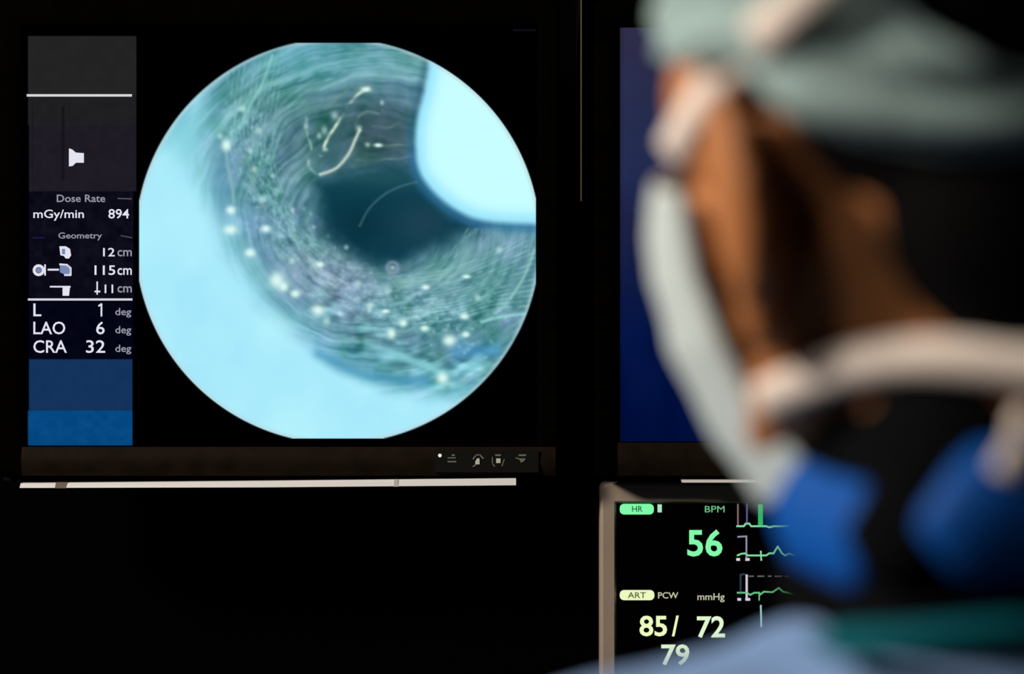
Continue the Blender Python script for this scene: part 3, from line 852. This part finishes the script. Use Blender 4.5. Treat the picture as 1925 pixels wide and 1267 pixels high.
def strip(name, P, width, m, parent):
    bm = bmesh.new(); prev = None
    for i, (p, d) in enumerate(P):
        tg = (P[min(i + 1, len(P) - 1)][0] - P[max(i - 1, 0)][0]).normalized(); sd = tg.cross(d).normalized()
        sec = [p + sd * width / 2 - d * .0008, p + sd * width / 2 + d * .0008, p + d * .0016, p - sd * width / 2 + d * .0008, p - sd * width / 2 - d * .0008]
        r = [bm.verts.new(v) for v in sec]
        if prev:
            for k in range(5): bm.faces.new((prev[k], prev[(k + 1) % 5], r[(k + 1) % 5], r[k]))
        else: bm.faces.new(r)
        prev = r
    bm.faces.new(prev)
    return bmo(name, bm, m, parent, True)


# gown and collar
bm = bmesh.new(); trunk(bm, 0.014)
chain(bm, [(tr_(0, 0, .88), .16), (tr_(0, 0, .34), .19)], 28)
ell(bm, Vector((NB.x - .015, NB.y, 1.370)), (.115, .090, .050))
gown = remeshed('gown', bm, M_gown, person, 0.007, 6)
dt = bpy.data.textures.new('folds', 'CLOUDS'); dt.noise_scale = 0.07
dm = gown.modifiers.new('d', 'DISPLACE'); dm.texture = dt; dm.strength = 0.012; dm.mid_level = 0.5; dm.texture_coords = 'LOCAL'
gown['label'] = 'light blue gown'

# apron back over the right shoulder
bm = bmesh.new()
chain(bm, [(tr_(.055, -.004, 1.360), .061), (tr_(.12, -.004, 1.346), .064), (tr_(.19, -.004, 1.33), .068)], 24)
ell(bm, tr_(.07, -.005, 1.22), (.13, .128, .17), T)
ell(bm, Vector((NB.x + .055, NB.y - .025, 1.366)), (.085, .085, .056))
remeshed('apron', bm, M_apron, person, 0.006, 5)['label'] = 'deep blue apron over the right shoulder'


def collar(name, a0, a1, r0, z0, h, th, m, tilt=0.0, cen=None):
    bm = bmesh.new(); N = max(6, int((a1 - a0) / 4)); prev = None
    c = cen or Vector((NB.x - .004, NB.y + .006, 0))
    for i in range(N + 1):
        a = math.radians(a0 + (a1 - a0) * i / N); d = Vector((math.cos(a), math.sin(a), 0))
        rr = r0 + .004 * math.sin(a * 5); zz = z0 + tilt * math.cos(a) + .004 * math.sin(a * 3)
        end = min(1, min(i, N - i) / 2 + .25)
        r = []
        for k in range(12):
            t = 2 * math.pi * k / 12; r.append(bm.verts.new(c + d * (rr + th * math.cos(t) - .10 * (h * math.sin(t))) + Vector((0, 0, zz + h * end * math.sin(t)))))
        if prev:
            for k in range(12): bm.faces.new((prev[k], prev[(k + 1) % 12], r[(k + 1) % 12], r[k]))
        else: bm.faces.new(r)
        prev = r
    bm.faces.new(prev)
    return bmo(name, bm, m, person, True)


c1 = collar('neck_collar', 170, 222, .074, 1.444, .018, .008, M_royal); c1['label'] = 'royal blue padded neck collar'
c2 = collar('neck_collar', 238, 470, .086, 1.448, .020, .009, M_royal); c2['label'] = 'royal blue padded neck collar'
collar('collar_strap', 218, 241, .081, 1.446, .017, .006, M_strap_shade)['label'] = 'black strap joining the collar ends'
collar('collar_shade_ring', 0, 359.9, .074, 1.420, .014, .006, M_strap_shade)['label'] = 'black ring standing in for shade below the collar'  # dark ring added to paint the shaded gap between collar and gown
collar('neck_shade_band', 176, 340, .070, 1.459, .035, .005, M_strap_shade)['label'] = 'black band standing in for neck shade above the blue collar'  # dark band laid over the neck as the shade under jaw and tie
collar('neck_binding', 216, 262, .096, 1.414, .005, .004, M_teal)['label'] = 'teal neckline edge'
bpy.context.view_layer.update(); dg = bpy.context.evaluated_depsgraph_get()
TREES.append(bvh_of(mk))
ribbon('upper_tie', [(1262, 296), (1300, 220), (1345, 145), (1400, 92), (1460, 45), (1520, 0), (1600, -60), (1700, -130)], .0135, M_tie, mk, .011, 2)
ribbon('lower_tie', [(1425, 756), (1490, 722), (1540, 702), (1590, 684), (1640, 668), (1700, 660), (1760, 662), (1820, 670), (1880, 680), (1940, 690), (2020, 700), (2120, 705)], .0125, M_tie, mk, .006)
TREES += [bvh_of(c1), bvh_of(c2)]
ribbon('tie_end', [at(1950, 770, .70), at(1925, 820, .70), at(1895, 870, .70), at(1885, 890, .70)], .011, M_tie, mk)
